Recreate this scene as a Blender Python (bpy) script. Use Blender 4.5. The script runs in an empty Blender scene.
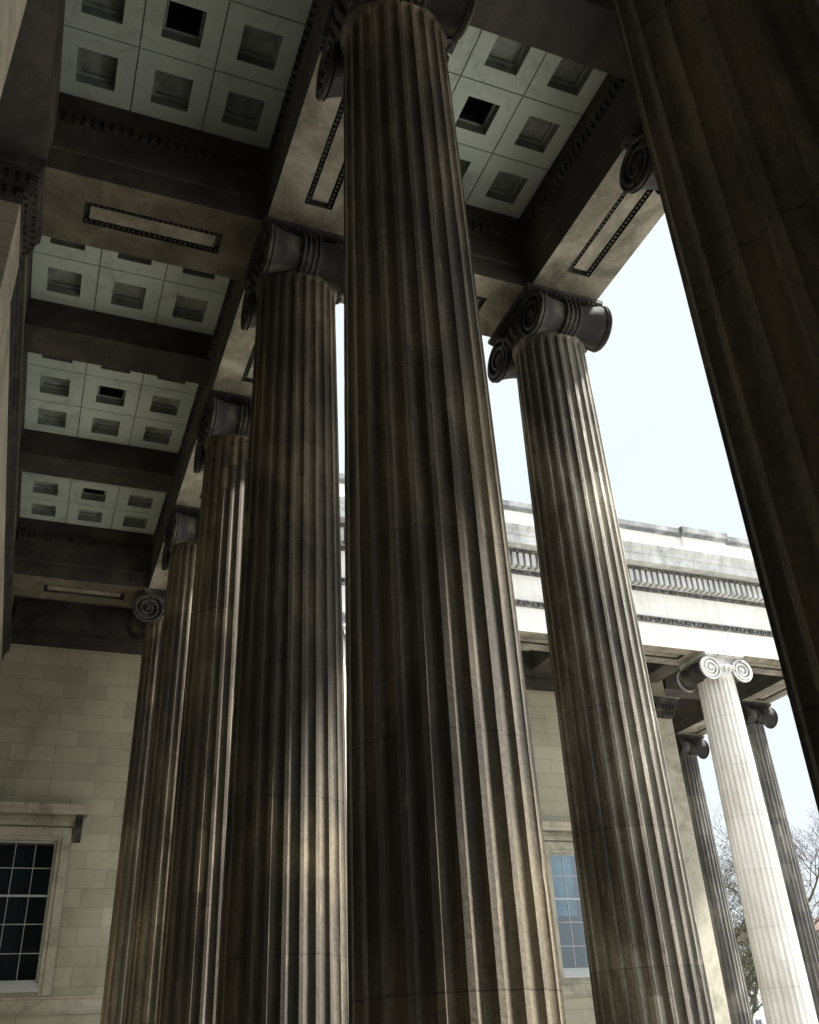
import bpy, math, random
from mathutils import Vector, Matrix, noise
PI = math.pi
R = math.radians
scene = bpy.context.scene
COL = scene.collection

# ------------------------------------------------------------------ helpers
class MB:
    """collects vertices and faces, then links them as ONE mesh object"""
    def __init__(self):
        self.v = []; self.f = []; self.sm = []; self.mi = []; self.cur = 0
    def add(self, vs, fs, smooth=False):
        n = len(self.v)
        self.v += [tuple(p) for p in vs]
        for f in fs:
            self.f.append(tuple(i + n for i in f)); self.sm.append(smooth); self.mi.append(self.cur)
    def quad(self, a, b, c, d):
        self.add([a, b, c, d], [(0, 1, 2, 3)])
    def box(self, x0, x1, y0, y1, z0, z1, skip=''):
        if x0 > x1: x0, x1 = x1, x0
        if y0 > y1: y0, y1 = y1, y0
        v = [(x0,y0,z0),(x1,y0,z0),(x1,y1,z0),(x0,y1,z0),(x0,y0,z1),(x1,y0,z1),(x1,y1,z1),(x0,y1,z1)]
        f = dict(b=(0,3,2,1), t=(4,5,6,7), s=(0,1,5,4), e=(1,2,6,5), n=(2,3,7,6), w=(3,0,4,7))
        self.add(v, [q for k, q in f.items() if k not in skip])
    def lathe(self, prof, n=48, cx=0, cy=0, caps=True, smooth=True):
        vs = []; fs = []
        for r, z in prof:
            for i in range(n):
                a = 2*PI*i/n
                vs.append((cx + r*math.cos(a), cy + r*math.sin(a), z))
        for k in range(len(prof)-1):
            for i in range(n):
                j = (i+1) % n
                fs.append((k*n+i, k*n+j, (k+1)*n+j, (k+1)*n+i))
        self.add(vs, fs, smooth)
        if caps:
            self.add(vs[:n], [tuple(reversed(range(n)))]); self.add(vs[-n:], [tuple(range(n))])
    def tube(self, pts, rads, n=6):
        vs = []; fs = []
        prev = None
        for k, p in enumerate(pts):
            p = Vector(p)
            d = (Vector(pts[min(k+1, len(pts)-1)]) - Vector(pts[max(k-1, 0)])).normalized()
            a = d.orthogonal().normalized() if prev is None else (prev - d*prev.dot(d)).normalized()
            prev = a
            b = d.cross(a)
            for i in range(n):
                t = 2*PI*i/n
                vs.append(p + (a*math.cos(t) + b*math.sin(t))*rads[k])
        for k in range(len(pts)-1):
            for i in range(n):
                j = (i+1) % n
                fs.append((k*n+i, k*n+j, (k+1)*n+j, (k+1)*n+i))
        self.add(vs, fs, True)
    def prism(self, prof, axis, a, b, close=True):
        """sweep an outline: axis 'y' -> prof (x,z) from y=a..b ; axis 'x' -> prof (y,z) from x=a..b"""
        n = len(prof)
        if axis == 'y': vs = [(p, a, q) for p, q in prof] + [(p, b, q) for p, q in prof]
        else:           vs = [(a, p, q) for p, q in prof] + [(b, p, q) for p, q in prof]
        fs = [(i, (i+1) % n, n + (i+1) % n, n + i) for i in range(n)]
        if close: fs += [tuple(range(n)), tuple(range(2*n-1, n-1, -1))]
        self.add(vs, fs)
    def build(self, name, mat, parent=None, fixn=True, bevel=0, mat2=None):
        me = bpy.data.meshes.new(name)
        me.from_pydata(self.v, [], self.f)
        me.polygons.foreach_set('use_smooth', self.sm)
        if mat2: me.polygons.foreach_set('material_index', self.mi)
        if fixn:
            import bmesh
            bm = bmesh.new(); bm.from_mesh(me)
            bmesh.ops.recalc_face_normals(bm, faces=bm.faces)
            bm.to_mesh(me); bm.free()
        if getattr(self, 'sharp', None):
            nn, mm = self.sharp
            for e in me.edges:
                a, b = e.vertices
                if a % nn == b % nn and a % nn % mm < 2: e.use_edge_sharp = True
        me.materials.append(mat)
        if mat2: me.materials.append(mat2)
        me.update()
        o = bpy.data.objects.new(name, me)
        COL.objects.link(o)
        if parent: o.parent = parent
        if bevel:
            m = o.modifiers.new('edge_wear', 'BEVEL'); m.width = bevel; m.segments = 1; m.limit_method = 'ANGLE'
        return o

def thing(name, label, cat, loc=(0,0,0), rz=0, group=None):
    o = bpy.data.objects.new(name, None); COL.objects.link(o)
    o.empty_display_size = .3
    o.location = loc; o.rotation_euler = (0, 0, rz)
    o['label'] = label; o['category'] = cat; o['kind'] = 'thing'
    if group: o['group'] = group
    return o
def struct(o, label=None):
    o['kind'] = 'structure'
    if label: o['label'] = label; o['category'] = o.name.replace('_', ' ')
    return o
def copy_tree(o, parent=None):
    c = o.copy(); COL.objects.link(c)
    if parent: c.parent = parent
    for ch in list(o.children): copy_tree(ch, c)
    return c

# ------------------------------------------------------------------ materials
def newmat(name):
    m = bpy.data.materials.new(name); m.use_nodes = True
    nt = m.node_tree; b = nt.nodes['Principled BSDF']
    return m, nt, b
def N(nt, t, **kw):
    n = nt.nodes.new(t)
    for k, v in kw.items(): setattr(n, k, v)
    return n
def L(nt, a, b): nt.links.new(a, b)
def math_(nt, op, a, b=None, clamp=False):
    n = N(nt, 'ShaderNodeMath', operation=op, use_clamp=clamp)
    for i, x in enumerate((a, b)):
        if x is None: continue
        if isinstance(x, (int, float)): n.inputs[i].default_value = x
        else: L(nt, x, n.inputs[i])
    return n.outputs[0]
def mix_(nt, fac, a, b, mode='MIX'):
    n = N(nt, 'ShaderNodeMix', data_type='RGBA', blend_type=mode)
    for i, x in ((0, fac), (6, a), (7, b)):
        if isinstance(x, (int, float)): n.inputs[i].default_value = x
        elif isinstance(x, tuple): n.inputs[i].default_value = (*x, 1)
        else: L(nt, x, n.inputs[i])
    return n.outputs[2]
def noise_(nt, vec, scale, detail=4, rough=.6, dist=0):
    n = N(nt, 'ShaderNodeTexNoise')
    n.inputs['Scale'].default_value = scale; n.inputs['Detail'].default_value = detail
    n.inputs['Roughness'].default_value = rough; n.inputs['Distortion'].default_value = dist
    if vec is not None: L(nt, vec, n.inputs['Vector'])
    return n.outputs['Fac']
def ramp_(nt, fac, stops):
    n = N(nt, 'ShaderNodeValToRGB')
    cr = n.color_ramp
    while len(cr.elements) < len(stops): cr.elements.new(.5)
    for e, (p, c) in zip(cr.elements, stops):
        e.position = p
        e.color = (*c, 1) if isinstance(c, tuple) else (c, c, c, 1)
    L(nt, fac, n.inputs['Fac'])
    return n.outputs['Color']
def bump_(nt, b, h, strength, dist=.02):
    n = N(nt, 'ShaderNodeBump'); n.inputs['Strength'].default_value = strength; n.inputs['Distance'].default_value = dist
    L(nt, h, n.inputs['Height']); L(nt, n.outputs['Normal'], b.inputs['Normal'])

def column_stone(name, dark, mid, light, balance, patch, joint_dark=.35):
    m, nt, b = newmat(name)
    tc = N(nt, 'ShaderNodeTexCoord'); oi = N(nt, 'ShaderNodeObjectInfo')
    sep = N(nt, 'ShaderNodeSeparateXYZ'); L(nt, tc.outputs['Object'], sep.inputs[0])
    x, y, z = sep.outputs
    # offset per column, so that no two columns carry the same stains
    off = N(nt, 'ShaderNodeVectorMath', operation='MULTIPLY_ADD')
    cmb0 = N(nt, 'ShaderNodeCombineXYZ')
    for i in range(3): L(nt, oi.outputs['Random'], cmb0.inputs[i])
    L(nt, cmb0.outputs[0], off.inputs[0]); off.inputs[1].default_value = (37, 53, 71); L(nt, tc.outputs['Object'], off.inputs[2])
    P = off.outputs[0]
    st = N(nt, 'ShaderNodeMapping'); L(nt, P, st.inputs[0]); st.inputs['Scale'].default_value = (5, 5, .22)
    streak = noise_(nt, st.outputs[0], 1.4, 6, .62, .3)
    st2 = N(nt, 'ShaderNodeMapping'); L(nt, P, st2.inputs[0]); st2.inputs['Scale'].default_value = (1, 1, .45)
    blot = noise_(nt, st2.outputs[0], 1.1, 5, .6, .4)
    fine = noise_(nt, P, 26, 5, .7)
    # drum by drum differences
    zz = math_(nt, 'ADD', z, math_(nt, 'MULTIPLY', oi.outputs['Random'], 1.7))
    zd = math_(nt, 'DIVIDE', zz, 1.72)
    drum = math_(nt, 'FLOOR', zd)
    wn = N(nt, 'ShaderNodeTexWhiteNoise', noise_dimensions='2D')
    cv = N(nt, 'ShaderNodeCombineXYZ'); L(nt, drum, cv.inputs[0]); L(nt, oi.outputs['Random'], cv.inputs[1]); L(nt, cv.outputs[0], wn.inputs['Vector'])
    t = math_(nt, 'ADD', math_(nt, 'MULTIPLY', streak, .38), math_(nt, 'MULTIPLY', blot, .62))
    t = math_(nt, 'ADD', t, math_(nt, 'MULTIPLY', math_(nt, 'SUBTRACT', wn.outputs['Value'], .5), .05))
    t = math_(nt, 'ADD', t, math_(nt, 'MULTIPLY', math_(nt, 'SUBTRACT', fine, .5), .22))
    col = ramp_(nt, t, [(balance-.20, dark), (balance, mid), (balance+.20, light)])
    scr = N(nt, 'ShaderNodeMapping'); L(nt, P, scr.inputs[0]); scr.inputs['Scale'].default_value = (7, 7, 1.3)
    sc = noise_(nt, scr.outputs[0], 1.5, 7, .7, .2)
    col = mix_(nt, math_(nt, 'MULTIPLY', math_(nt, 'SUBTRACT', sc, .60), 6, True), col, tuple(min(1, c*1.05) for c in light))
    col = mix_(nt, math_(nt, 'MULTIPLY', math_(nt, 'SUBTRACT', .40, sc), 5, True), col, tuple(c*.6 for c in dark))
    # pale mended pieces let into single flutes
    ang = math_(nt, 'ARCTAN2', y, x)
    fl = math_(nt, 'FLOOR', math_(nt, 'ADD', math_(nt, 'MULTIPLY', ang, 24/(2*PI)), .5))
    pz = math_(nt, 'ADD', z, math_(nt, 'MULTIPLY', fl, 1.37))
    pv = N(nt, 'ShaderNodeCombineXYZ'); L(nt, fl, pv.inputs[0]); L(nt, math_(nt, 'FLOOR', math_(nt, 'MULTIPLY', pz, 2.1)), pv.inputs[1]); L(nt, oi.outputs['Random'], pv.inputs[2])
    pw = N(nt, 'ShaderNodeTexWhiteNoise', noise_dimensions='3D'); L(nt, pv.outputs[0], pw.inputs['Vector'])
    pm = math_(nt, 'GREATER_THAN', pw.outputs['Value'], 1-patch)
    lightc = tuple(min(1, c*1.1) for c in light)
    col = mix_(nt, math_(nt, 'MULTIPLY', pm, .5), col, lightc)
    # drum joints
    fr = math_(nt, 'FRACT', zd)
    jn = math_(nt, 'LESS_THAN', math_(nt, 'ADD', fr, math_(nt, 'MULTIPLY', math_(nt, 'SUBTRACT', fine, .5), .006)), .0075)
    col = mix_(nt, math_(nt, 'MULTIPLY', jn, joint_dark), col, (.02, .018, .015))
    L(nt, col, b.inputs['Base Color'])
    b.inputs['Roughness'].default_value = .78
    h = math_(nt, 'ADD', math_(nt, 'MULTIPLY', fine, .5), math_(nt, 'MULTIPLY', blot, .6))
    pit = noise_(nt, P, 9, 6, .75)
    h = math_(nt, 'ADD', h, math_(nt, 'MULTIPLY', math_(nt, 'LESS_THAN', pit, .37), -.35))
    h = math_(nt, 'SUBTRACT', h, math_(nt, 'MULTIPLY', jn, .9))
    bump_(nt, b, h, .55, .018)
    return m

def plain_stone(name, dark, mid, light, scale=1.2, balance=.5, bump=.4, spread=.16, rough=.8, joints=None, streak=0, stain=0):
    """mottled stone; joints=(axis_u, block length, course height) lays faint ashlar joints"""
    m, nt, b = newmat(name)
    tc = N(nt, 'ShaderNodeTexCoord'); P = tc.outputs['Object']
    big = noise_(nt, P, scale, 6, .65, .5); fine = noise_(nt, P, scale*18, 5, .7)
    t = math_(nt, 'ADD', math_(nt, 'MULTIPLY', big, .8), math_(nt, 'MULTIPLY', fine, .2))
    col = ramp_(nt, t, [(balance-spread, dark), (balance, mid), (balance+spread, light)])
    if stain:
        sn = noise_(nt, P, 1.7, 7, .68, 1.2)
        col = mix_(nt, math_(nt, 'MULTIPLY', math_(nt, 'MULTIPLY', math_(nt, 'SUBTRACT', sn, .54), 9, True), stain), col, (.16, .135, .085))
        sn2 = noise_(nt, P, 5.5, 6, .7, .4)
        col = mix_(nt, math_(nt, 'MULTIPLY', math_(nt, 'MULTIPLY', math_(nt, 'SUBTRACT', sn2, .60), 9, True), stain), col, (.07, .068, .06))
    if streak:
        mp = N(nt, 'ShaderNodeMapping'); L(nt, P, mp.inputs[0]); mp.inputs['Scale'].default_value = (3.2, 3.2, .22)
        sk = noise_(nt, mp.outputs[0], 1.6, 6, .65, .2)
        col = mix_(nt, math_(nt, 'MULTIPLY', math_(nt, 'MULTIPLY', math_(nt, 'SUBTRACT', sk, .5), 5, True), streak), col, dark)
    h = math_(nt, 'ADD', math_(nt, 'MULTIPLY', big, .4), math_(nt, 'MULTIPLY', fine, .5))
    if joints:
        u, bl, ch = joints
        sep = N(nt, 'ShaderNodeSeparateXYZ'); L(nt, P, sep.inputs[0])
        cv = N(nt, 'ShaderNodeCombineXYZ'); L(nt, sep.outputs[u], cv.inputs[0]); L(nt, sep.outputs[2], cv.inputs[1])
        br = N(nt, 'ShaderNodeTexBrick'); L(nt, cv.outputs[0], br.inputs['Vector'])
        br.offset = .5
        br.inputs['Scale'].default_value = 1; br.inputs['Brick Width'].default_value = bl; br.inputs['Row Height'].default_value = ch
        br.inputs['Mortar Size'].default_value = .008; br.inputs['Mortar Smooth'].default_value = .3
        br.inputs['Color1'].default_value = (.84, .83, .80, 1); br.inputs['Color2'].default_value = (1.08, 1.07, 1.05, 1)
        br.inputs['Mortar'].default_value = (.45, .43, .39, 1); br.inputs['Bias'].default_value = .1
        col = mix_(nt, .85, col, br.outputs['Color'], 'MULTIPLY')
        # a few newly replaced pale blocks
        row = math_(nt, 'FLOOR', math_(nt, 'DIVIDE', sep.outputs[2], ch))
        sh = math_(nt, 'MULTIPLY', math_(nt, 'MODULO', row, 2), .5*bl)
        wn = N(nt, 'ShaderNodeTexWhiteNoise', noise_dimensions='2D')
        cw = N(nt, 'ShaderNodeCombineXYZ'); L(nt, row, cw.inputs[1])
        L(nt, math_(nt, 'FLOOR', math_(nt, 'DIVIDE', math_(nt, 'SUBTRACT', sep.outputs[u], sh), bl*.5)), cw.inputs[0])
        L(nt, cw.outputs[0], wn.inputs['Vector'])
        col = mix_(nt, math_(nt, 'MULTIPLY', math_(nt, 'GREATER_THAN', wn.outputs['Value'], .985), .35), col, tuple(min(1, c*1.35) for c in light))
        h = math_(nt, 'SUBTRACT', h, math_(nt, 'MULTIPLY', br.outputs['Fac'], .8))
    L(nt, col, b.inputs['Base Color']); b.inputs['Roughness'].default_value = rough
    bump_(nt, b, h, bump, .015)
    return m

def flat_mat(name, c, rough=.6, scale=8, var=.2):
    m, nt, b = newmat(name)
    tc = N(nt, 'ShaderNodeTexCoord'); n = noise_(nt, tc.outputs['Object'], scale, 4)
    col = ramp_(nt, n, [(.3, tuple(x*(1-var) for x in c)), (.7, tuple(min(1, x*(1+var)) for x in c))])
    L(nt, col, b.inputs['Base Color']); b.inputs['Roughness'].default_value = rough
    return m

M = {}
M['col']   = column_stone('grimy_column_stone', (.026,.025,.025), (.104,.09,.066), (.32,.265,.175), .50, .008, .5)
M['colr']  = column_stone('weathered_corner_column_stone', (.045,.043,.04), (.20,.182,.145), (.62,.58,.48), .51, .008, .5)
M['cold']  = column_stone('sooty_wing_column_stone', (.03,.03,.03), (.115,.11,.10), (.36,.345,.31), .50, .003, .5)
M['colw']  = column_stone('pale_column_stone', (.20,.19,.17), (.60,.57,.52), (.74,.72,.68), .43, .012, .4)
M['cap']   = plain_stone('grimy_shaded_capital_stone', (.011,.011,.011), (.032,.030,.027), (.12,.112,.09), 2.2, .5, .35)  # grime, with the shade on the capitals also put into the colour
M['capw']  = plain_stone('pale_capital_stone', (.20,.20,.195), (.50,.49,.47), (.68,.67,.65), 2.2, .46, .35)
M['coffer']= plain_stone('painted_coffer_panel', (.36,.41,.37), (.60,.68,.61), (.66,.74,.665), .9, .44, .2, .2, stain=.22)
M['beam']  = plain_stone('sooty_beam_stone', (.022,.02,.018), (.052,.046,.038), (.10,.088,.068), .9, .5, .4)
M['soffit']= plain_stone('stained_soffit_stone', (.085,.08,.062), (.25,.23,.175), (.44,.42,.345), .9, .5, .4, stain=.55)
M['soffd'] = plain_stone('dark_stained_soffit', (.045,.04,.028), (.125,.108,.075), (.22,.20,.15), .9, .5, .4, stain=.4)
M['inset'] = plain_stone('pale_soffit_panel', (.10,.094,.07), (.24,.225,.17), (.40,.38,.31), 1.4, .5, .3)
M['recess']= plain_stone('coffer_recess_shade_grey', (.18,.20,.18), (.30,.335,.30), (.42,.46,.42), 2.5, .5, .3)  # darker than the panels: shade inside the coffers put into the colour
M['seam']  = flat_mat('coffer_seam', (.26,.28,.26), .8)
M['mould'] = plain_stone('dark_moulding_stone', (.02,.02,.02), (.045,.042,.038), (.10,.09,.075), 2.0, .5, .3)
M['groove']= flat_mat('panel_groove_dark', (.025,.024,.022))
M['wall']  = plain_stone('ashlar_wall_stone', (.27,.26,.20), (.40,.38,.29), (.48,.455,.355), .35, .5, .35, .2, joints=(1, 1.3, .52))
M['wallx'] = plain_stone('ashlar_side_wall_stone', (.22,.205,.16), (.42,.39,.31), (.54,.50,.41), .35, .5, .35, .17, joints=(0, 1.3, .52))
M['trim']  = plain_stone('window_surround_stone', (.22,.21,.16), (.42,.39,.31), (.52,.48,.39), 1.5, .5, .3)
M['white'] = plain_stone('portland_stone_pale', (.45,.42,.36), (.74,.72,.68), (.80,.79,.76), .5, .42, .25, .12, joints=(1, 2.35, 40), streak=.2)
M['corn']  = plain_stone('weathered_cornice_stone', (.20,.21,.205), (.48,.485,.47), (.70,.69,.67), 1.3, .48, .4, .22, streak=.45)
M['cope']  = plain_stone('sooty_coping_stone', (.05,.052,.055), (.15,.155,.155), (.34,.34,.33), 1.3, .5, .4)
M['cornd'] = plain_stone('sooty_cornice_bead', (.035,.035,.035), (.12,.118,.11), (.36,.35,.32), 6, .52, .4)
M['paint'] = flat_mat('white_window_paint', (.50,.52,.52), .45, 20, .06)
M['room']  = flat_mat('dark_room', (.016,.02,.028), .9)
M['sky_reflection_sheet'] = flat_mat('sky_reflection_blue', (.06,.17,.25), .8, .9, .7)  # sky reflection of the panes, put into a surface colour
M['curtain']= flat_mat('dark_blue_curtain', (.006,.014,.035), .8)
M['floor'] = plain_stone('portico_paving', (.08,.076,.068), (.135,.127,.11), (.20,.188,.165), .8, .5, .25, joints=(0, 1.4, 1.4))
M['paving']= plain_stone('forecourt_paving', (.26,.25,.23), (.36,.345,.315), (.45,.43,.40), .25, .5, .2)
M['lead']  = flat_mat('roof_lead', (.16,.17,.18))
M['bark']  = plain_stone('tree_bark', (.03,.035,.02), (.07,.08,.04), (.12,.135,.065), 3, .5, .6)
M['leaf']  = flat_mat('spring_leaf', (.11,.125,.055), .7, .6, .5)
M['bud']   = flat_mat('bare_twig', (.07,.055,.05), .8, .6, .3)
M['stucco']= flat_mat('white_stucco', (.74,.74,.73), .8, .4, .08)
M['brick'] = flat_mat('red_brick', (.17,.11,.09), .9, 1.5, .3)
M['slate'] = flat_mat('roof_slate', (.12,.13,.15), .7, 2, .25)
def glass():
    m, nt, b = newmat('window_glass')
    g = N(nt, 'ShaderNodeBsdfGlossy'); g.inputs['Roughness'].default_value = .02; g.inputs['Color'].default_value = (.9, .97, 1, 1)
    tr = N(nt, 'ShaderNodeBsdfTransparent'); tr.inputs['Color'].default_value = (.8, .88, .9, 1)
    fr = N(nt, 'ShaderNodeFresnel'); fr.inputs['IOR'].default_value = 1.7
    tc = N(nt, 'ShaderNodeTexCoord'); n = noise_(nt, tc.outputs['Object'], 1.3, 2)
    bp = N(nt, 'ShaderNodeBump'); bp.inputs['Strength'].default_value = .05; bp.inputs['Distance'].default_value = .1
    L(nt, n, bp.inputs['Height']); L(nt, bp.outputs['Normal'], g.inputs['Normal'])
    mx = N(nt, 'ShaderNodeMixShader'); L(nt, fr.outputs[0], mx.inputs[0]); L(nt, tr.outputs[0], mx.inputs[1]); L(nt, g.outputs[0], mx.inputs[2])
    L(nt, mx.outputs[0], nt.nodes['Material Output'].inputs['Surface'])
    return m
M['glass'] = glass()

# ------------------------------------------------------------------ main dimensions (metres)
S = 4.875            # column spacing along the rows
YB = -4.925          # outer row
H = 13.7             # underside of the architraves
HW = .739            # half width of an architrave
YN = 4.22            # south edge of the architrave along the building wall
X6 = 4*S             # line of the wing colonnade
XF = X6 - HW         # face of the wing entablature
XW = 23.8            # wing wall face
YS = -24.75          # south row of the wing
ZC = 15.5            # coffer level
ZB = 14.8            # underside of the lighter cross beams
RB, RT = .76, .659

# ------------------------------------------------------------------ the column
ZS0, ZS1 = .62, 12.93          # fluted shaft from .. to
def rad(z):
    t = min(1, max(0, z/(H-.75)))
    return RB + (RT-RB)*t**1.5
def shaft_mesh(seed):
    rnd = random.Random(seed)
    nf = 24; seg = 8           # points: 2 on the fillet, 6 in the flute
    pat = []                   # (fraction of the flute pitch, depth 0..1, is_fillet)
    fw = .25                   # fillet share
    pat.append((-fw/2, 0)); pat.append((fw/2, 0))
    for k in range(1, 9):
        u = .5-.5*math.cos(PI*k/9)
        hh = .78; Rs = (1+hh*hh)/(2*hh)      # segment of a circle
        pat.append((fw/2 + (1-fw)*u, (math.sqrt(Rs*Rs-(2*u-1)**2)-(Rs-hh))/hh))
    zs = [ZS0, ZS0+.05, ZS0+.1, ZS0+.14, ZS0+.19, ZS0+.25, ZS0+.33]
    z = ZS0+.33
    while z < ZS1-.45:
        z += .11; zs.append(z)
    zs += [ZS1-.33, ZS1-.25, ZS1-.19, ZS1-.14, ZS1-.11, ZS1-.07, ZS1]
    zs = sorted(zs)
    n = nf*len(pat)
    vs = []
    for z in zs:
        r = rad(z)
        if z < ZS0+.12: r += .05*(1-(z-ZS0)/.12)**2
        if z > ZS1-.1: r += .03*((z-ZS1+.1)/.1)**2
        pitch = 2*PI*r/nf
        depth = pitch*(1-fw)*.5*.78
        zb, zt = ZS0+.13, ZS1-.13
        hw = pitch*(1-fw)/2
        for i in range(nf):
            for (u, d) in pat:
                a = 2*PI*(i+u)/nf
                dd = d*depth
                uu = abs((u-fw/2)/(1-fw)*2-1)
                reach = hw*1.05*(1-math.sqrt(max(0, 1-min(1, uu)**2)))     # rounded flute ends
                g = max(0, min(1, (z-zb-reach)/.05), 0) if z < ZS0+1 else max(0, min(1, (zt-reach-z)/.05))
                dd *= g
                wear = 0
                if d == 0:
                    ac = 2*PI*i/nf
                    q = noise.noise(Vector((math.cos(ac)*11+seed*7, math.sin(ac)*11, z*1.3)))
                    side = noise.noise(Vector((math.cos(a)*60+seed*3, math.sin(a)*60, z*4.1)))
                    wear = max(0, q-.30)*.012 + max(0, side-.38)*.022
                else:
                    wear = .0012*noise.noise(Vector((math.cos(a)*12, math.sin(a)*12, z*2.0+seed)))
                rr = r - dd - wear
                vs.append((rr*math.cos(a), rr*math.sin(a), z))
    fs = []; 
    for k in range(len(zs)-1):
        for i in range(n):
            j = (i+1) % n
            fs.append((k*n+i, k*n+j, (k+1)*n+j, (k+1)*n+i))
    mb = MB(); mb.add(vs, fs, False); mb.sharp = (n, len(pat))
    # smooth the hollows, keep the arrises sharp
    m = len(pat)
    for idx, f in enumerate(fs):
        i = idx % n % m
        mb.sm[idx] = (i != 0)
    return mb

def spiral(mb, cx, cz, y, sgn, hand, r0, turns=2.15, ridge=.046):
    """raised spiral band on a volute face in the plane y, winding inward"""
    pts = []; rads = []
    steps = 64
    for k in range(steps+1):
        t = k/steps
        r = r0*(1-t)**.9*.92 + .055
        a = PI/2 + hand*t*turns*2*PI
        pts.append((cx + r*math.cos(a), y + sgn*.012, cz + r*math.sin(a)))
        rads.append(ridge*(1-.62*t))
    mb.tube(pts, rads, 6)

def make_column(name, label, group, cs, cp, cb, seed):
    t = thing(name, label, 'column', group=group)
    b = MB()
    b.lathe([(1.06,.16),(1.12,.2),(1.14,.27),(1.12,.34),(1.06,.37),(.98,.38),(.95,.42),(.94,.47),(.97,.5),(1.0,.51),(1.02,.55),(1.0,.6),(.9,.618),(.8,.62)], 56)
    bo = b.build('base', cs, t)
    pl = MB(); pl.box(-1.13, 1.13, -1.13, 1.13, .004, .16); pl.build('plinth', cs, bo)
    sh = shaft_mesh(seed).build('shaft', cs, t, fixn=False)
    # capital: faces look along +-Y, bolsters run along Y
    c = MB()
    vx, vz, vr, hy = .705, 13.10, .43, .70
    # channel between the volutes, on both faces
    c.box(-vx, vx, -.60, .60, 13.26, 13.56)
    for sg in (-1, 1):
        for zz, pr in ((13.255, .035), (13.535, .04)):
            c.box(-vx, vx, sg*.60, sg*(.60+pr), zz-.025, zz+.025)
    cap = c.build('capital', cp, t, bevel=.01)
    a = MB()
    a.box(-.86, .86, -.80, .80, 13.615, H-.006)
    a.box(-.80, .80, -.74, .74, 13.56, 13.615)
    for k in range(17):                      # egg and dart on the abacus edge
        u = -.80 + 1.6*k/16
        for sg in (-1, 1):
            a.box(u-.03, u+.03, sg*.74, sg*.775, 13.565, 13.61)
    for k in range(15):
        u = -.70 + 1.4*k/14
        for sg in (-1, 1):
            a.box(sg*.80, sg*.835, u-.03, u+.03, 13.565, 13.61)
    a.build('abacus', cp, cap)
    e = MB()
    e.lathe([(.665,12.93),(.70,12.95),(.705,12.985),(.675,13.0),(.69,13.02),(.78,13.12),(.80,13.2),(.77,13.262)], 48)
    for k in range(24):                      # eggs
        an = 2*PI*(k+.5)/24
        ex, ey = .765*math.cos(an), .765*math.sin(an)
        e.tube([(ex*.93, ey*.93, 13.03), (ex*.99, ey*.99, 13.08), (ex*1.03, ey*1.03, 13.15), (ex*1.01, ey*1.01, 13.235)], [.03,.055,.07,.055], 6)
    e.build('echinus', cp, cap)
    for sx in (-1, 1):
        bo2 = MB()
        prof = []
        for k in range(25):
            u = -1 + 2*k/24
            r = .285 + (vr-.285)*abs(u)**2.3
            if abs(u) < .17: r = .325
            if abs(u) > .96: r = vr
            prof.append((r, u*hy))
        n = 32; vs = []; fs = []
        for r, yy in prof:
            for i in range(n):
                an = 2*PI*i/n
                vs.append((sx*vx + r*math.cos(an), yy, vz + (vr-r)*.35 + r*math.sin(an)))
        for k in range(len(prof)-1):
            for i in range(n):
                j = (i+1) % n
                fs.append((k*n+i, k*n+j, (k+1)*n+j, (k+1)*n+i))
        bo2.add(vs, fs, True)
        ends = {-1: [(q[0], -hy+.05, q[2]) for q in vs[:n]], 1: [(q[0], hy-.05, q[2]) for q in vs[-n:]]}
        for yy in (-.13, -.045, .045, .13):   # cords of the belt
            ring = [(sx*vx + .335*math.cos(2*PI*i/24), yy, vz + .05 + .335*math.sin(2*PI*i/24)) for i in range(25)]
            bo2.tube(ring, [.022]*25, 5)
        bol = bo2.build('bolster', cb, cap)
        for sg in (-1, 1):
            v = MB()
            v.add(ends[sg], [tuple(range(n))])
            spiral(v, sx*vx, vz, sg*hy, sg, -sx, vr-.075)
            ring = [(sx*vx + (vr-.02)*math.cos(2*PI*i/40), sg*(hy+.012), vz + (vr-.02)*math.sin(2*PI*i/40)) for i in range(41)]
            v.tube(ring, [.03]*41, 6)
            eye = []
            for k in range(6):
                ph = k/5*PI/2
                eye.append((.075*math.cos(ph), .05*math.sin(ph)))
            n2 = 14; vs = []; fs = []
            for r, d in eye:
                for i in range(n2):
                    an = 2*PI*i/n2
                    vs.append((sx*vx + r*math.cos(an), sg*(hy+.004+d), vz + r*math.sin(an)))
            for k in range(5):
                for i in range(n2):
                    j = (i+1) % n2
                    fs.append((k*n2+i, k*n2+j, (k+1)*n2+j, (k+1)*n2+i))
            v.add(vs, fs, True)
            v.build('volute', cp, bol)
    return t

G1 = 'grimy columns of the portico'; G2 = 'pale columns of the wing'
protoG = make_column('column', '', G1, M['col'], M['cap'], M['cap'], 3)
protoW = make_column('column', '', G2, M['colw'], M['capw'], M['cap'], 8)  # bolsters darker than the faces: soot plus painted shade
used = {id(protoG): False, id(protoW): False}
def put(proto, x, y, rz, label):
    if not used[id(proto)]: used[id(proto)] = True; o = proto
    else: o = copy_tree(proto)
    o.location = (x, y, 0); o.rotation_euler = (0, 0, rz); o['label'] = label
    return o
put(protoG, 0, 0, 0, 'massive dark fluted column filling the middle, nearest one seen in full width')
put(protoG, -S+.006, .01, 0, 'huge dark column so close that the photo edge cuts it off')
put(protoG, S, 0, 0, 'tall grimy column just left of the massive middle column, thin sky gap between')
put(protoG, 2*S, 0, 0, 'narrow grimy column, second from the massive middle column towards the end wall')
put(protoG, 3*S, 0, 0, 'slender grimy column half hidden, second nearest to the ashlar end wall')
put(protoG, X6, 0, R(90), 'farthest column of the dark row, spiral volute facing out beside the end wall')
protoR = make_column('column', '', G1, M['colr'], M['cap'], M['cap'], 6); used[id(protoR)] = False
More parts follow.
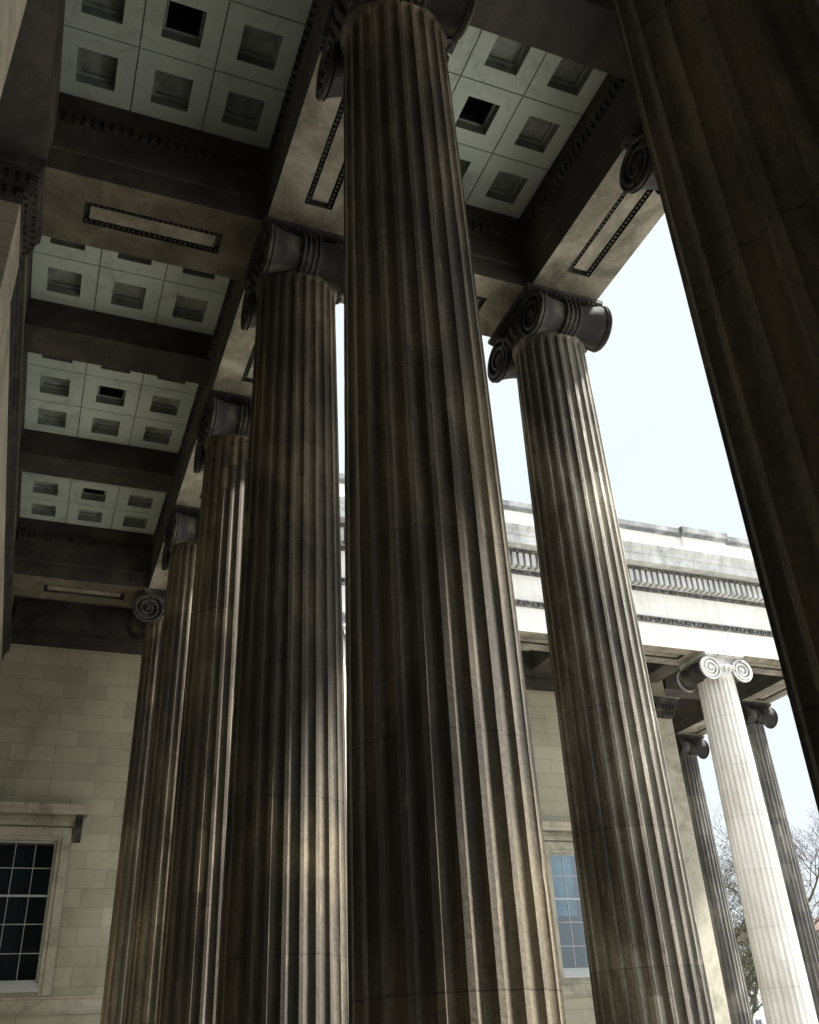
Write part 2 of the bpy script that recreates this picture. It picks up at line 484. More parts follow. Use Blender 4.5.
put(protoR, S, YB, 0, 'grimy corner column with its bolstered capital standing free against white sky')
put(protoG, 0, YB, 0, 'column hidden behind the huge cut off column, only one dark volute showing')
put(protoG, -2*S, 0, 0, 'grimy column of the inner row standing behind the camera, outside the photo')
put(protoG, -S, YB, 0, 'grimy column of the outer row beside the camera, outside the photo')
put(protoG, -2*S, YB, 0, 'grimy column at the far end of the outer row, outside the photo')
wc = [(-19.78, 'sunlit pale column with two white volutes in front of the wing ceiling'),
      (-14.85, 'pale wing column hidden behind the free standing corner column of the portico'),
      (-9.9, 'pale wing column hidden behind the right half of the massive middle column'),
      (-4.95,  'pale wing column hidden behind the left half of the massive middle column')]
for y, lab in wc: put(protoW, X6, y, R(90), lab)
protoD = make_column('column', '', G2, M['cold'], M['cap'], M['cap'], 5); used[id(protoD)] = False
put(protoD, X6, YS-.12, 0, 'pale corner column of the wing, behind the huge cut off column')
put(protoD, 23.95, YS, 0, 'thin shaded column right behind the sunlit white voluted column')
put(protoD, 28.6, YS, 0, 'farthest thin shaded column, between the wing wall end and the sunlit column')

# ------------------------------------------------------------------ portico ceiling
def soffit_beam(mb_body, mb_soff, mb_groove, axis, c, a, b, hw, z0, z1, panels, step=.025):
    """stone beam along an axis; its underside has sunken panels with a beaded groove"""
    def P(u, v, z): return (u, c+v, z) if axis == 'x' else (c+v, u, z)
    mb = mb_body
    for sg in (-1, 1):
        # two fascias on each side
        zf = z0 + (z1-z0)*.42
        mb.quad(P(a, sg*hw, z0), P(b, sg*hw, z0), P(b, sg*hw, zf), P(a, sg*hw, zf))
        mb.quad(P(a, sg*hw, zf), P(b, sg*hw, zf), P(b, sg*(hw+step), zf+.02), P(a, sg*(hw+step), zf+.02))
        mb.quad(P(a, sg*(hw+step), zf+.02), P(b, sg*(hw+step), zf+.02), P(b, sg*(hw+step), z1), P(a, sg*(hw+step), z1))
    for u in (a, b):
        mb.quad(P(u, -hw, z0), P(u, hw, z0), P(u, hw, z1), P(u, -hw, z1))
    mb.quad(P(a, -hw, z1), P(b, -hw, z1), P(b, hw, z1), P(a, hw, z1))
    s = mb_soff
    cur = a
    pw = .235; g = .10; d = .10
    for (p0, p1) in sorted(panels):
        s.quad(P(cur, -hw, z0), P(p0, -hw, z0), P(p0, hw, z0), P(cur, hw, z0))
        for sg in (-1, 1):
            s.quad(P(p0, sg*pw, z0), P(p1, sg*pw, z0), P(p1, sg*hw, z0), P(p0, sg*hw, z0))
        q0, q1, w2 = p0+g, p1-g, pw-g
        G = MB(); I = MB(); mb_groove.append((G, I))
        I.quad(P(q0, -w2, z0+.03), P(q1, -w2, z0+.03), P(q1, w2, z0+.03), P(q0, w2, z0+.03))
        for sg in (-1, 1):
            G.quad(P(p0, sg*pw, z0), P(p1, sg*pw, z0), P(p1, sg*pw, z0+d), P(p0, sg*pw, z0+d))
            G.quad(P(q0, sg*w2, z0+.03), P(q1, sg*w2, z0+.03), P(q1, sg*w2, z0+d), P(q0, sg*w2, z0+d))
            nb = int((p1-p0)/.085)
            for k in range(nb):
                u = p0 + .05 + (p1-p0-.1)*k/max(1, nb-1)
                v0 = sg*(pw-.05)
                if axis == 'x': G.box(u-.02, u+.02, c+v0-.022, c+v0+.022, z0+.015, z0+d)
                else: G.box(c+v0-.022, c+v0+.022, u-.02, u+.02, z0+.015, z0+d)
        for (u, w) in ((p0, q0), (p1, q1)):
            G.quad(P(u, -pw, z0), P(u, pw, z0), P(u, pw, z0+d), P(u, -pw, z0+d))
            G.quad(P(w, -w2, z0+.03), P(w, w2, z0+.03), P(w, w2, z0+d), P(w, -w2, z0+d))
        G.quad(P(p0, -pw, z0+d), P(p1, -pw, z0+d), P(p1, pw, z0+d), P(p0, pw, z0+d))
        cur = p1
    s.quad(P(cur, -hw, z0), P(b, -hw, z0), P(b, hw, z0), P(cur, hw, z0))

def mould_parts(lst, o, mat):
    for G, I in lst:
        G.build('panel_moulding', M[mat], o, fixn=False)
        I.build('panel_inset', M['inset'], o, fixn=False)

def add_beam(parent, axis, c, a, b, hw, z0, z1, panels, name='architrave', mats=('beam','soffit','mould')):
    m1, m2, m3 = MB(), MB(), []
    soffit_beam(m1, m2, m3, axis, c, a, b, hw, z0, z1, panels)
    o = m1.build(name, M[mats[0]], parent, fixn=False)
    m2.build('soffit', M[mats[1]], o, fixn=False)
    mould_parts(m3, o, mats[2])
    return o

def coffer_panel(parent, x0, x1, y0, y1, z, nx=3, ny=3, mat='coffer', vent=True):
    mb = MB(); vt = MB()
    cx, cy = (x1-x0)/nx, (y1-y0)/ny
    g = .012
    for i in range(nx):
        for j in range(ny):
            a0, a1 = x0+i*cx+g, x0+(i+1)*cx-g
            b0, b1 = y0+j*cy+g, y0+(j+1)*cy-g
            mx, my = (a0+a1)/2, (b0+b1)/2
            hx, hy = cx*.255, cy*.255
            mb.cur = 0
            def ring(h0x, h0y, z0, h1x, h1y, z1, tgt):
                A = [(mx-h0x,my-h0y,z0),(mx+h0x,my-h0y,z0),(mx+h0x,my+h0y,z0),(mx-h0x,my+h0y,z0)]
                B = [(mx-h1x,my-h1y,z1),(mx+h1x,my-h1y,z1),(mx+h1x,my+h1y,z1),(mx-h1x,my+h1y,z1)]
                tgt.add(A+B, [(k,(k+1)%4,4+(k+1)%4,4+k) for k in range(4)])
            ring((a1-a0)/2, (b1-b0)/2, z, hx, hy, z, mb)
            ring((a1-a0)/2, (b1-b0)/2, z, (a1-a0)/2, (b1-b0)/2, z+.035, mb)
            mid = vent and i == nx//2 and j == ny//2
            mb.cur = 1
            ring(hx, hy, z, hx, hy, z+.20, mb)
            ring(hx, hy, z+.20, hx*.84, hy*.84, z+.20, mb)
            if not mid:
                ring(hx*.84, hy*.84, z+.20, hx*.84, hy*.84, z+.26, mb)
                mb.quad((mx-hx*.84,my-hy*.84,z+.26),(mx+hx*.84,my-hy*.84,z+.26),(mx+hx*.84,my+hy*.84,z+.26),(mx-hx*.84,my+hy*.84,z+.26))
            else:
                ring(hx*.84, hy*.84, z+.20, hx*.84, hy*.84, z+.8, vt)
                vt.quad((mx-hx*.84,my-hy*.84,z+.8),(mx+hx*.84,my-hy*.84,z+.8),(mx+hx*.84,my+hy*.84,z+.8),(mx-hx*.84,my+hy*.84,z+.8))
    o = mb.build('coffer_panel', M[mat], parent, mat2=M['recess'])
    bk = MB()       # grooves between the coffers
    for i in range(nx+1): bk.quad((x0+i*cx-.03, y0, z+.03), (x0+i*cx+.03, y0, z+.03), (x0+i*cx+.03, y1, z+.03), (x0+i*cx-.03, y1, z+.03))
    for j in range(ny+1): bk.quad((x0, y0+j*cy-.03, z+.034), (x1, y0+j*cy-.03, z+.034), (x1, y0+j*cy+.03, z+.034), (x0, y0+j*cy+.03, z+.034))
    bk.build('joint_groove', M['seam'], o, fixn=False)
    if vt.v: vt.build('vent_opening', M['room'], o)
    return o

def bay_sides(parent, x0, x1, y0, y1, z0, z1, sides='snwe'):
    """plain upper sides of a bay with an egg and dart moulding under them"""
    up = MB()
    t = .06
    up.box(x0-.25, x1+.25, y0-.3, y0+.0, z0, z1+.29); up.box(x0-.25, x1+.25, y1-.0, y1+.3, z0, z1+.29)
    up.box(x0-.25, x0+.006, y0+.001, y1-.001, z0+.004, z1+.28); up.box(x1-.006, x1+.25, y0+.001, y1-.001, z0+.004, z1+.28)
    o = up.build('bay_frame', M['beam'], parent)
    m = MB()
    za, zb = z0, z0+.24
    pr = .075
    q = .04
    kx = int((x1-x0)/.15); ky = int((y1-y0)/.15)
    if 's' in sides or 'n' in sides:
        for c, yy, sg in (('s', y0, 1), ('n', y1, -1)):
            if c not in sides: continue
            m.box(x0, x1, yy, yy+sg*pr, zb-.05, zb); m.box(x0, x1, yy, yy+sg*q, za, zb-.05)
            for i in range(kx):
                u = x0+.12 + (x1-x0-.24)*i/(kx-1)
                m.box(u-.045, u+.045, yy+sg*q, yy+sg*(q+.055), za+.02, zb-.055)
    for c, xx, sg in (('w', x0, 1), ('e', x1, -1)):
        if c not in sides: continue
        m.box(xx, xx+sg*pr, y0+pr, y1-pr, zb-.05, zb); m.box(xx, xx+sg*q, y0+q, y1-q, za, zb-.05)
        for i in range(ky):
            u = y0+.12 + (y1-y0-.24)*i/(ky-1)
            m.box(xx+sg*q, xx+sg*(q+.055), u-.045, u+.045, za+.02, zb-.055)
    m.build('egg_moulding', M['mould'], o)

ceil = thing('portico_ceiling', 'dark stone ceiling of beams and pale square coffers carried by the grimy columns', 'ceiling', (0,0,0))
XL = -3*S
# architraves over the two rows, and along the building
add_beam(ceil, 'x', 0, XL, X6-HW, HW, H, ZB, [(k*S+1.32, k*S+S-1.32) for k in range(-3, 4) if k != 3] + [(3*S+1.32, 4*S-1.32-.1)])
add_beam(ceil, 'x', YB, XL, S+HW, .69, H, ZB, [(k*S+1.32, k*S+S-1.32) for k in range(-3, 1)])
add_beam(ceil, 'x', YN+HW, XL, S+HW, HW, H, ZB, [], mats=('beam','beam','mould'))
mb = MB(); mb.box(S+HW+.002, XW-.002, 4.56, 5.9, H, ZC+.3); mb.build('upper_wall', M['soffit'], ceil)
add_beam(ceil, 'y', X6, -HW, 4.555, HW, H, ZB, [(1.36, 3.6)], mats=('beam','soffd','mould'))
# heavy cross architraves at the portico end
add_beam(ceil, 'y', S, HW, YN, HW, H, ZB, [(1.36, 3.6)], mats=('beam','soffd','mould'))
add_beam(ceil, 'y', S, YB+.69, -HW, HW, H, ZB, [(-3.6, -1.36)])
# lighter cross beams
for k in (-2, -1, 0, 2, 3):
    spans = [(HW+.025, YN-.025 if k <= 0 else 4.558)] + ([(YB+.69+.025, -HW-.025)] if k <= 0 else [])
    for (a, b) in spans:
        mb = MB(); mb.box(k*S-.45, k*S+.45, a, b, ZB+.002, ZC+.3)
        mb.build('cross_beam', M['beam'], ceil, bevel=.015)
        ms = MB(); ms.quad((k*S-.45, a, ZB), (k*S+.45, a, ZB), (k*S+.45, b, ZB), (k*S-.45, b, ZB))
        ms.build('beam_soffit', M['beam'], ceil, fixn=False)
xs = [(-2*S+.45, -S-.45), (-S+.45, -.45), (.45, S-HW), (S+HW, 2*S-.45), (2*S+.45, 3*S-.45), (3*S+.45, X6-HW)]
for i, (a, b) in enumerate(xs):
    for (y0, y1, ok) in ((HW, YN, True), (YB+.69, -HW, i <= 2)):
        if not ok: continue
        sd = 's' + ('n' if i <= 2 or y0 < 0 else '') + ('e' if i in (2, 5) else '') + ('w' if i == 3 else '')
        yy1 = y1 if y0 < 0 else 4.555 if i >= 3 else y1+.10
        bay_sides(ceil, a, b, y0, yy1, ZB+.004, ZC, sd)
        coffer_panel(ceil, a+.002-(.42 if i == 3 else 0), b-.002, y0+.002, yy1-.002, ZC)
rf = MB()
rf.box(XL, XW+.3, -HW-.2, 6.2, ZC+.9, ZC+1.2)
rf.box(XL, S+HW+.2, YB-.9, -HW-.2, ZC+.9, ZC+1.2)
rf.build('roof_deck', M['lead'], ceil)
# outer entablature of the portico
en = MB()
def entab(mb, axis, face, sgn, a, b, lo=ZB+.002):
    def bx(p0, p1, z0, z1):
        if axis == 'x': mb.box(a, b, face+sgn*p0, face+sgn*p1, z0, z1)
        else: mb.box(face+sgn*p0, face+sgn*p1, a, b, z0, z1)
    bx(-.4, 0, lo, 16.4); bx(-.4, .42, 16.402, 16.6); bx(-.4, .95, 16.602, 17.3)
entab(en, 'x', YB-.69, -1, XL, S+HW)
entab(en, 'y', S+HW, 1, YB-.69+.01, -HW-.5)
entab(en, 'x', -HW, -1, S+HW+1, XF-1.2)
en.build('entablature', M['white'], ceil)

# ------------------------------------------------------------------ main building behind the portico
bld = thing('museum_building', 'pale ashlar wall and square piers of the main building behind the dark columns', 'building')
w = MB(); w.box(5.75, XW-.003, 4.565, 5.9, .006, H-.003); w.build('wall', M['wallx'], bld)
w = MB(); w.box(4.25, 5.6, 4.45, 5.9, .006, 12.9); pil = w.build('pilaster', M['wallx'], bld, bevel=.01)
w = MB(); w.box(5.6, 5.75, 4.53, 5.9, .006, H-.003); w.build('rebate', M['wallx'], bld)
def anta_cap(mb, x0, x1, y0, y1):
    """moulded capital wrapping a pier from z 12.93 to 13.69"""
    for p, za, zb in ((.03, 12.90, 12.97), (.02, 12.99, 13.16), (.08, 13.16, 13.22), (.12, 13.24, 13.42), (.20, 13.42, 13.49), (.235, 13.51, H-.004)):
        mb.box(x0-p, x1+p, y0-p, y1+p, za, zb+.02)
    y = y0
    k = int((x1-x0+.2)/.13)
    for i in range(k):
        u = x0-.1 + (x1-x0+.2)*i/(k-1)
        mb.box(u-.04, u+.04, y0-.175, y0-.11, 13.26, 13.41)
        mb.box(u-.04, u+.04, y0-.075, y0-.015, 13.02, 13.15)
    k = int((y1-y0+.2)/.13)
    for i in range(k):
        u = y0-.1 + (y1-y0+.2)*i/(k-1)
        for xx, s in ((x0, -1), (x1, 1)):
            mb.box(xx+s*.175, xx+s*.11, u-.04, u+.04, 13.26, 13.41)
            mb.box(xx+s*.075, xx+s*.015, u-.04, u+.04, 13.02, 13.15)
c1 = MB(); anta_cap(c1, 4.25, 5.4, 4.45, 5.9); c1.build('pilaster_capital', M['mould'], pil)
c1 = MB()
for p_, za, zb in ((.03, 12.92, 12.98), (.05, 13.0, 13.12), (.10, 13.12, 13.2), (.16, 13.22, 13.4)): c1.box(5.76, XW-.3, 4.565-p_, 4.565, za, zb+.015)
c1.build('wall_moulding', M['mould'], bld)
for k in (-2, -1, 0):
    p = MB(); p.box(k*S-.9, k*S+.9, 4.45, 5.9, .006, 12.9); po = p.build('pier', M['wallx'], bld, bevel=.01)
    c1 = MB(); anta_cap(c1, k*S-.9, k*S+.9, 4.45, 5.9); c1.build('pier_capital', M['mould'], po)
west_light_block = MB(); west_light_block.box(XL-1, XL-.01, YB-.7, 10, .006, 16); west_light_block.build('end_wall', M['beam'], bld)  # unseen wall added to block daylight from the west
bw = MB(); bw.box(XL, 4.25, 9.5, 10, .006, 16); bw.box(XL, 4.25, 6.2, 9.5, 15.6, 15.9); bw.build('recess_wall', M['beam'], bld)

# ------------------------------------------------------------------ museum wing
wing = thing('museum_wing', 'pale wing with sash windows, white entablature and parapet facing the portico', 'building')
WY = [3.01, -1.6, -6.2, -10.7, -15.27]
WW, WZ0, WZ1 = 1.72, 3.64, 7.55
mb = MB()
edges = [5.85]
for wy in WY: edges += [wy+WW/2, wy-WW/2]
edges.append(-20.75)
for i in range(0, len(edges), 2): mb.box(XW, XW+.7, edges[i+1], edges[i], .006, 15.6)
for wy in WY:
    mb.box(XW, XW+.7, wy-WW/2, wy+WW/2, .006, WZ0); mb.box(XW, XW+.7, wy-WW/2, wy+WW/2, WZ1, 15.6)
mb.build('wall', M['wall'], wing)
mb = MB(); mb.box(XW+.7, 45, -20.75, -20.1, .006, 15.6); mb.build('end_wall', M['wallx'], wing)
mb = MB(); mb.box(XW-.05, XW+.75, -20.82, -20.0, .006, 12.9); a = mb.build('corner_pilaster', M['trim'], wing, bevel=.01)
c1 = MB(); anta_cap(c1, XW-.05, XW+.75, -20.82, -20.0); c1.build('pilaster_capital', M['cap'], a)
# string courses under and over the windows
mb = MB()
for z0, z1, p in ((2.98, 3.02, .05), (3.04, 3.10, .07), (3.12, 3.34, .045), (3.36, 3.40, .07)):
    mb.box(XW-p, XW, -19.99, 4.43, z0, z1+.018)
mb.build('string_course', M['trim'], wing)
mb = MB()      # cornice at the head of the wing wall, under its ceiling
for z0, z1, p in ((13.62, 13.68, .04), (13.70, 13.86, .03), (13.86, 13.95, .1), (13.97, 14.12, .14), (14.12, 14.25, .22)):
    mb.box(XW-p, XW, -19.99, 4.43, z0, z1+.018)
y = -19.9
while y < 4.4:
    mb.box(XW-.18, XW-.14, y, y+.08, 13.99, 14.10); y += .14
mb.build('wall_cornice', M['beam'], wing)
mb = MB(); mb.box(XW-.30, XW-.003, -19.99, 4.43, 14.275, 15.5); mb.build('wall_beam', M['beam'], wing)
room = MB(); room.box(XW+.72, XW+3, -19, 4.4, .5, 10); room.build('dark_interior', M['room'], wing)

def make_window(wy, covered):
    root = MB()
    y0, y1 = wy-WW/2, wy+WW/2
    # stone surround (eared architrave)
    sw = .36
    for p, a in ((.05, 0.0), (.085, .12)):
        root.box(XW-p, XW+.0, y0-sw, y0-a-.0, WZ0-.2, WZ1+sw); root.box(XW-p, XW+.0, y1+a, y1+sw, WZ0-.2, WZ1+sw)
        root.box(XW-p-.001, XW+.0, y0-sw+.001, y1+sw-.001, WZ1+a, WZ1+sw+.001)
    root.box(XW+.0, XW+.14, y0-.001, y0+.03, WZ0, WZ1); root.box(XW+.0, XW+.14, y1-.03, y1+.001, WZ0, WZ1)
    o = root.build('window', M['trim'], wing)
    # hood with dentils, and its two consoles
    h = MB()
    hz = WZ1+.42
    hy0, hy1 = y0-sw-.06, y1+sw+.06
    h.box(XW-.10, XW, hy0, hy1, hz, hz+.16)
    h.box(XW-.20, XW, hy0, hy1, hz+.16, hz+.27)
    k = int((hy1-hy0)/.075)
    for i in range(k):
        u = hy0+.02+(hy1-hy0-.04)*i/(k-1)
        h.box(XW-.235, XW-.2, u-.02, u+.02, hz+.17, hz+.26)
    h.prism([(XW, hz+.27), (XW-.40, hz+.29), (XW-.42, hz+.40), (XW-.46, hz+.44), (XW-.50, hz+.52), (XW-.50, hz+.56), (XW, hz+.62)], 'y', hy0-.32, hy1+.32)
    h.build('hood', M['trim'], o)
    for yy in (hy0-.12, hy1+.12):
        c = MB()
        prof = [(XW, hz+.27), (XW-.30, hz+.27), (XW-.33, hz+.18), (XW-.29, hz+.05), (XW-.18, hz-.10), (XW-.13, hz-.22), (XW-.17, hz-.32), (XW-.13, hz-.42), (XW, hz-.46)]
        c.prism(prof, 'y', yy-.09, yy+.09)
        for kk in (-.05, 0, .05):
            c.box(XW-.345, XW-.1, yy+kk-.012, yy+kk+.012, hz-.02, hz+.2)
        c.build('console', M['mould'], o)
    s = MB(); s.box(XW-.02, XW+.16, y0+.0, y1-.0, WZ0+.002, WZ0+.13); s.box(XW-.06, XW+.16, y0-.02, y1+.02, WZ0-.1, WZ0)
    s.build('sill', M['paint'], o)
    fr = MB()
    xa, xb = XW+.10, XW+.16
    a0, a1, b0, b1 = y0+.03, y1-.03, WZ0+.13, WZ1
    f = .05
    fr.box(xa, xb, a0, a0+f, b0, b1); fr.box(xa, xb, a1-f, a1, b0, b1)
    fr.box(xa, xb, a0+f, a1-f, b1-f, b1); fr.box(xa, xb, a0+f, a1-f, b0, b0+f+.03)
    nr = 5; ph = (b1-b0)/nr
    for k in range(1, nr):
        hh = .028 if k == 3 else .009
        fr.box(xa+.002, xb-.004, a0+f, a1-f, b0+k*ph-hh, b0+k*ph+hh)
    for k in (1, 2):
        u = a0 + (a1-a0)*k/3
        fr.box(xa+.004, xb-.006, u-.009, u+.009, b0+f, b1-f)
    fo = fr.build('sash', M['paint'], o)
    p = MB(); p.quad((xa+.035, a0+.01, b0+.01), (xa+.035, a1-.01, b0+.01), (xa+.035, a1-.01, b1-.01), (xa+.035, a0+.01, b1-.01))
    p.build('glass', M['glass'], o, fixn=False)
    if covered:
        bl = MB(); bl.box(XW+.45, XW+.47, a0+.40, a1+.1, b0+1.75, b1+.1); bl.build('sky_reflection_sheet', M['sky_reflection_sheet'], o)  # blue sheet added behind the glass in place of a sky reflection
        cu = MB()
        pts = [(XW+.42+.03*math.sin(i*1.9), a0-.1+i*.045) for i in range(16)]
        for i in range(15):
            cu.quad((*pts[i], b0-.1), (*pts[i+1], b0-.1), (*pts[i+1], b1+.1), (*pts[i], b1+.1))
        cu.build('curtain', M['curtain'], o, fixn=False)
for wy in WY: make_window(wy, wy < -12)

# entablature of the wing, seen in daylight
def wing_entablature(y0, y1):
    a = MB()
    soffm = MB(); gm = []; body = MB()
    cols = [-4.95, -9.9, -14.85, -19.78, YS]
    pan = []
    prev = 0
    for cy in cols:
        pan.append((cy+1.32, prev-1.32)); prev = cy
    soffit_beam(body, soffm, gm, 'y', X6, YS-HW, -HW-.002, HW, H, ZB-.2, pan, step=.004)
    o = body.build('architrave', M['white'], wing, fixn=False)
    soffm.build('soffit', M['soffit'], o, fixn=False); mould_parts(gm, o, 'mould')
    body, soffm, gm = MB(), MB(), []
    soffit_beam(body, soffm, gm, 'x', YS, X6+HW+.026, 45, HW, H, ZB-.2, [(X6+1.32, 24.2-1.32), (24.2+1.32, 28.9-1.32), (28.9+1.32, 33.6-1.32), (34.9, 37)])
    o = body.build('architrave', M['beam'], wing, fixn=False)
    soffm.build('soffit', M['soffit'], o, fixn=False); mould_parts(gm, o, 'mould')
    # beaded band over the architrave
    b = MB()
    b.box(XF-.06, XF+.4, y0-.06, -HW, ZB-.198, ZB-.14); b.box(XF-.03, XF+.4, y0-.03, -HW, ZB-.14, ZB-.05); b.box(XF-.12, XF+.4, y0-.12, -HW, ZB-.05, ZB)
    y = y0
    while y < -HW-.2:
        if random.random() > .07: b.box(XF-.085, XF-.03, y, y+.13, ZB-.135, ZB-.055)
        y += .19
    b.build('beaded_band', M['cornd'], wing)
    f = MB(); f.box(XF, XF+.5, y0, -HW, ZB+.002, 15.83); f.box(XF+.5, 45, y0, y0+.5, ZB+.002, 15.83); f.build('frieze', M['white'], wing)
    d = MB(); d.box(XF-.07, XF+.5, y0-.07, y1, 15.832, 15.90); d.box(XF-.10, XF+.5, y0-.10, y1, 15.902, 15.96)
    y = y0
    while y < y1:
        d.box(XF-.125, XF-.10, y, y+.06, 15.91, 15.955); d.box(XF-.095, XF-.07, y, y+.06, 15.84, 15.89); y += .11
    d.build('bed_moulding', M['cornd'], wing)
    g = MB(); g.box(XF-.12, XF+.5, y0-.12, y1, 15.962, 16.46)
    y = y0-.4
    while y < y1:
        g.box(XF-.44, XF-.12, y, y+.15, 15.98, 16.45); y += .25
    g.build('dentil_course', M['corn'], wing)
    k = MB(); k.box(XF-.46, XF+.5, y0-.46, y1, 16.462, 16.58)
    y = y0-.4
    while y < y1:
        k.box(XF-.5, XF-.46, y, y+.07, 16.48, 16.56); y += .12
    k.build('egg_moulding', M['cornd'], wing)
    c = MB()
    prof = [(XF+.5, 16.582), (XF-.83, 16.60), (XF-.86, 16.57), (XF-.88, 16.60), (XF-.88, 16.88), (XF-.93, 16.90), (XF-.93, 16.95), (XF-.95, 17.02), (XF-1.02, 17.10), (XF-1.08, 17.20), (XF-1.08, 17.30), (XF-.3, 17.42), (XF+.5, 17.42)]
    c.prism(prof, 'y', y0-.9, y1)
    profx = [(y0+.4, 16.583), (y0-.88, 16.6), (y0-.88, 16.88), (y0-.95, 17.02), (y0-1.08, 17.2), (y0-1.08, 17.3), (y0+.4, 17.42)]
    c.prism(profx, 'x', XF+.5, 45)
    c.build('cornice', M['corn'], wing, bevel=.012)
    p = MB(); p.box(XF-.1, XF+.5, y0, y1, 17.422, 18.36); p.box(XF-.2, XF-.1, -20.95, -18.9, 17.43, 18.36)
    p.build('parapet', M['white'], wing)
    q = MB()
    def cope(ya, yb, dx, dz):
        q.prism([(XF+.55, 18.362), (XF-.2-dx, 18.362), (XF-.2-dx, 18.42), (XF-.26-dx, 18.46), (XF-.26-dx, 18.66+dz), (XF-.1, 18.72+dz), (XF+.55, 18.72+dz)], 'y', ya, yb)
    cope(-18.86, y1, 0, 0); cope(-20.99, -18.86, .12, .05); cope(y0, -20.99, 0, 0)
    q.build('coping', M['cope'], wing)
wing_entablature(YS-HW, 6.2)
# ceiling of the wing walk
cols = [0, -4.95, -9.9, -14.85, -19.78]
prev_edge = None
for i, cy in enumerate(cols):
    mb = MB(); mb.box(X6+HW+.027, XW-.302, cy-.45, cy+.45, ZB-.5, ZC+.3); mb.build('cross_beam', M['beam'], wing)
spans = [(.45, 4.5)] + [(cols[i+1]+.45, cols[i]-.45) for i in range(4)]
for (a, b) in spans:
    coffer_panel(wing, X6+HW-.12, XW-.305, a+.003, b-.003, 15.1, vent=False, mat='beam' if a > 0 else 'coffer')
coffer_panel(wing, X6+HW-.12, XW-.01, YS+HW+.03, -20.6, 15.1, vent=False)
for xx0, xx1 in ((XW+.45, 28.45), (29.35, 33.2)):
    coffer_panel(wing, xx0, xx1, YS+HW+.03, -20.8, 15.1, vent=False)
for xx in (24.2, 28.9, 33.6):
    mb = MB(); mb.box(xx-.45, xx+.45, YS+HW+.027, -20.84, ZB-.6, ZC+.3); mb.build('cross_beam', M['beam'], wing)
mb = MB(); mb.box(XF+.52, 45, YS-HW+.52, 6.2, 16.0, 16.3); mb.build('roof_deck', M['lead'], wing)

# ------------------------------------------------------------------ ground
mb = MB(); mb.box(XL-8, S+2.2, YB-2.2, 10, -.6, 0); mb.box(S+2.2, X6-2, -2.2, 10, -.6, 0); mb.box(X6-2, 46, YS-2.2, 10, -.6, 0)
struct(mb.build('portico_floor', M['floor']))
mb = MB()
for k in range(1, 9):
    e = 2.2+.34*k; z1 = -.165*k
    zb = z1-.6
    mb.box(XL-8, S+e, YB-e, YB-2.0, zb, z1); mb.box(S+2.0, S+e, YB-2.0, -2.0, zb, z1-.001)
    mb.box(S+e, X6-1.66-.34*k, -2.2-.34*k, -2.0, zb, z1-.002); mb.box(X6-2-.34*k, X6-1.9, YS-e, -2.0-.34*k, zb, z1-.003)
    mb.box(X6-1.9, 46, YS-e, YS-2.0, zb, z1-.004)
struct(mb.build('steps', M['floor']))
mb = MB(); mb.quad((-900, -900, -1.5), (900, -900, -1.5), (900, 900, -1.5), (-900, 900, -1.5))
struct(mb.build('ground', M['paving']))

# ------------------------------------------------------------------ trees and houses beyond the wing
def tree(x, y, h, label, seed, leaf, nleaf, lean=(0,0), first=.3):
    rnd = random.Random(seed)
    t = thing('bare_tree', label, 'tree', (x, y, -1.5), 0, 'trees beyond the wing')
    tr = MB(); tips = []
    def branch(p, d, ln, r, lev):
        pts = [Vector(p)]; rads = [r]; n = 5
        dd = Vector(d)
        for k in range(n):
            dd = (dd + Vector((rnd.uniform(-1,1), rnd.uniform(-1,1), rnd.uniform(-.5,.9)))*.17).normalized()
            pts.append(pts[-1] + dd*ln/n); rads.append(r*(1-.62*(k+1)/n))
        (tr if lev < 2 else tw).tube(pts, rads, 7 if lev == 0 else 5 if lev == 1 else 3)
        if lev >= 2: tips.extend(pts[2:])
        if lev == 4: return
        nb = (9, 8, 7, 5)[lev]
        for i in range(nb):
            f = first + (1-first)*(i+.7*rnd.random())/nb if lev == 0 else .2 + .8*(i+rnd.random())/nb
            k = min(n-1, int(f*n)); q = pts[k].lerp(pts[k+1], f*n-k)
            a = rnd.uniform(0, 2*PI)
            side = Vector((math.cos(a), math.sin(a), rnd.uniform(-.1, .5)))
            nd = (dd*rnd.uniform(.4, .9) + side*.95).normalized()
            branch(q, nd, ln*rnd.uniform(.42, .66), max(.012, rads[k]*.55), lev+1)
    tw = MB()
    branch((0,0,0), (lean[0], lean[1], 1), h*.62, h*.021, 0)
    tr.build('trunk', M['bark'], t, fixn=False)
    tw.build('twigs', M['bud'], t, fixn=False)
    lf = MB()
    for k in range(nleaf):
        p = rnd.choice(tips) + Vector((rnd.gauss(0,.2), rnd.gauss(0,.2), rnd.gauss(0,.2)))
        s = rnd.uniform(.03, .085)
        a = Vector((rnd.uniform(-1,1), rnd.uniform(-1,1), rnd.uniform(-1,1))).normalized(); b = a.orthogonal().normalized()
        lf.add([p-a*s, p+b*s*.6, p+a*s, p-b*s*.6], [(0,1,2,3)])
    lf.build('crown', M[leaf], t, fixn=False)
    return t
tree(51.2, -43.95, 15.5, 'bare tree with forked mossy trunk seen between the thin far columns', 11, 'leaf', 12000, (.03,.06), .3)
tree(48.9, -48.0, 17.5, 'bare tree with fine dark twigs at the right edge, beside the sunlit column', 23, 'bud', 1800, (-.05,0), .3)

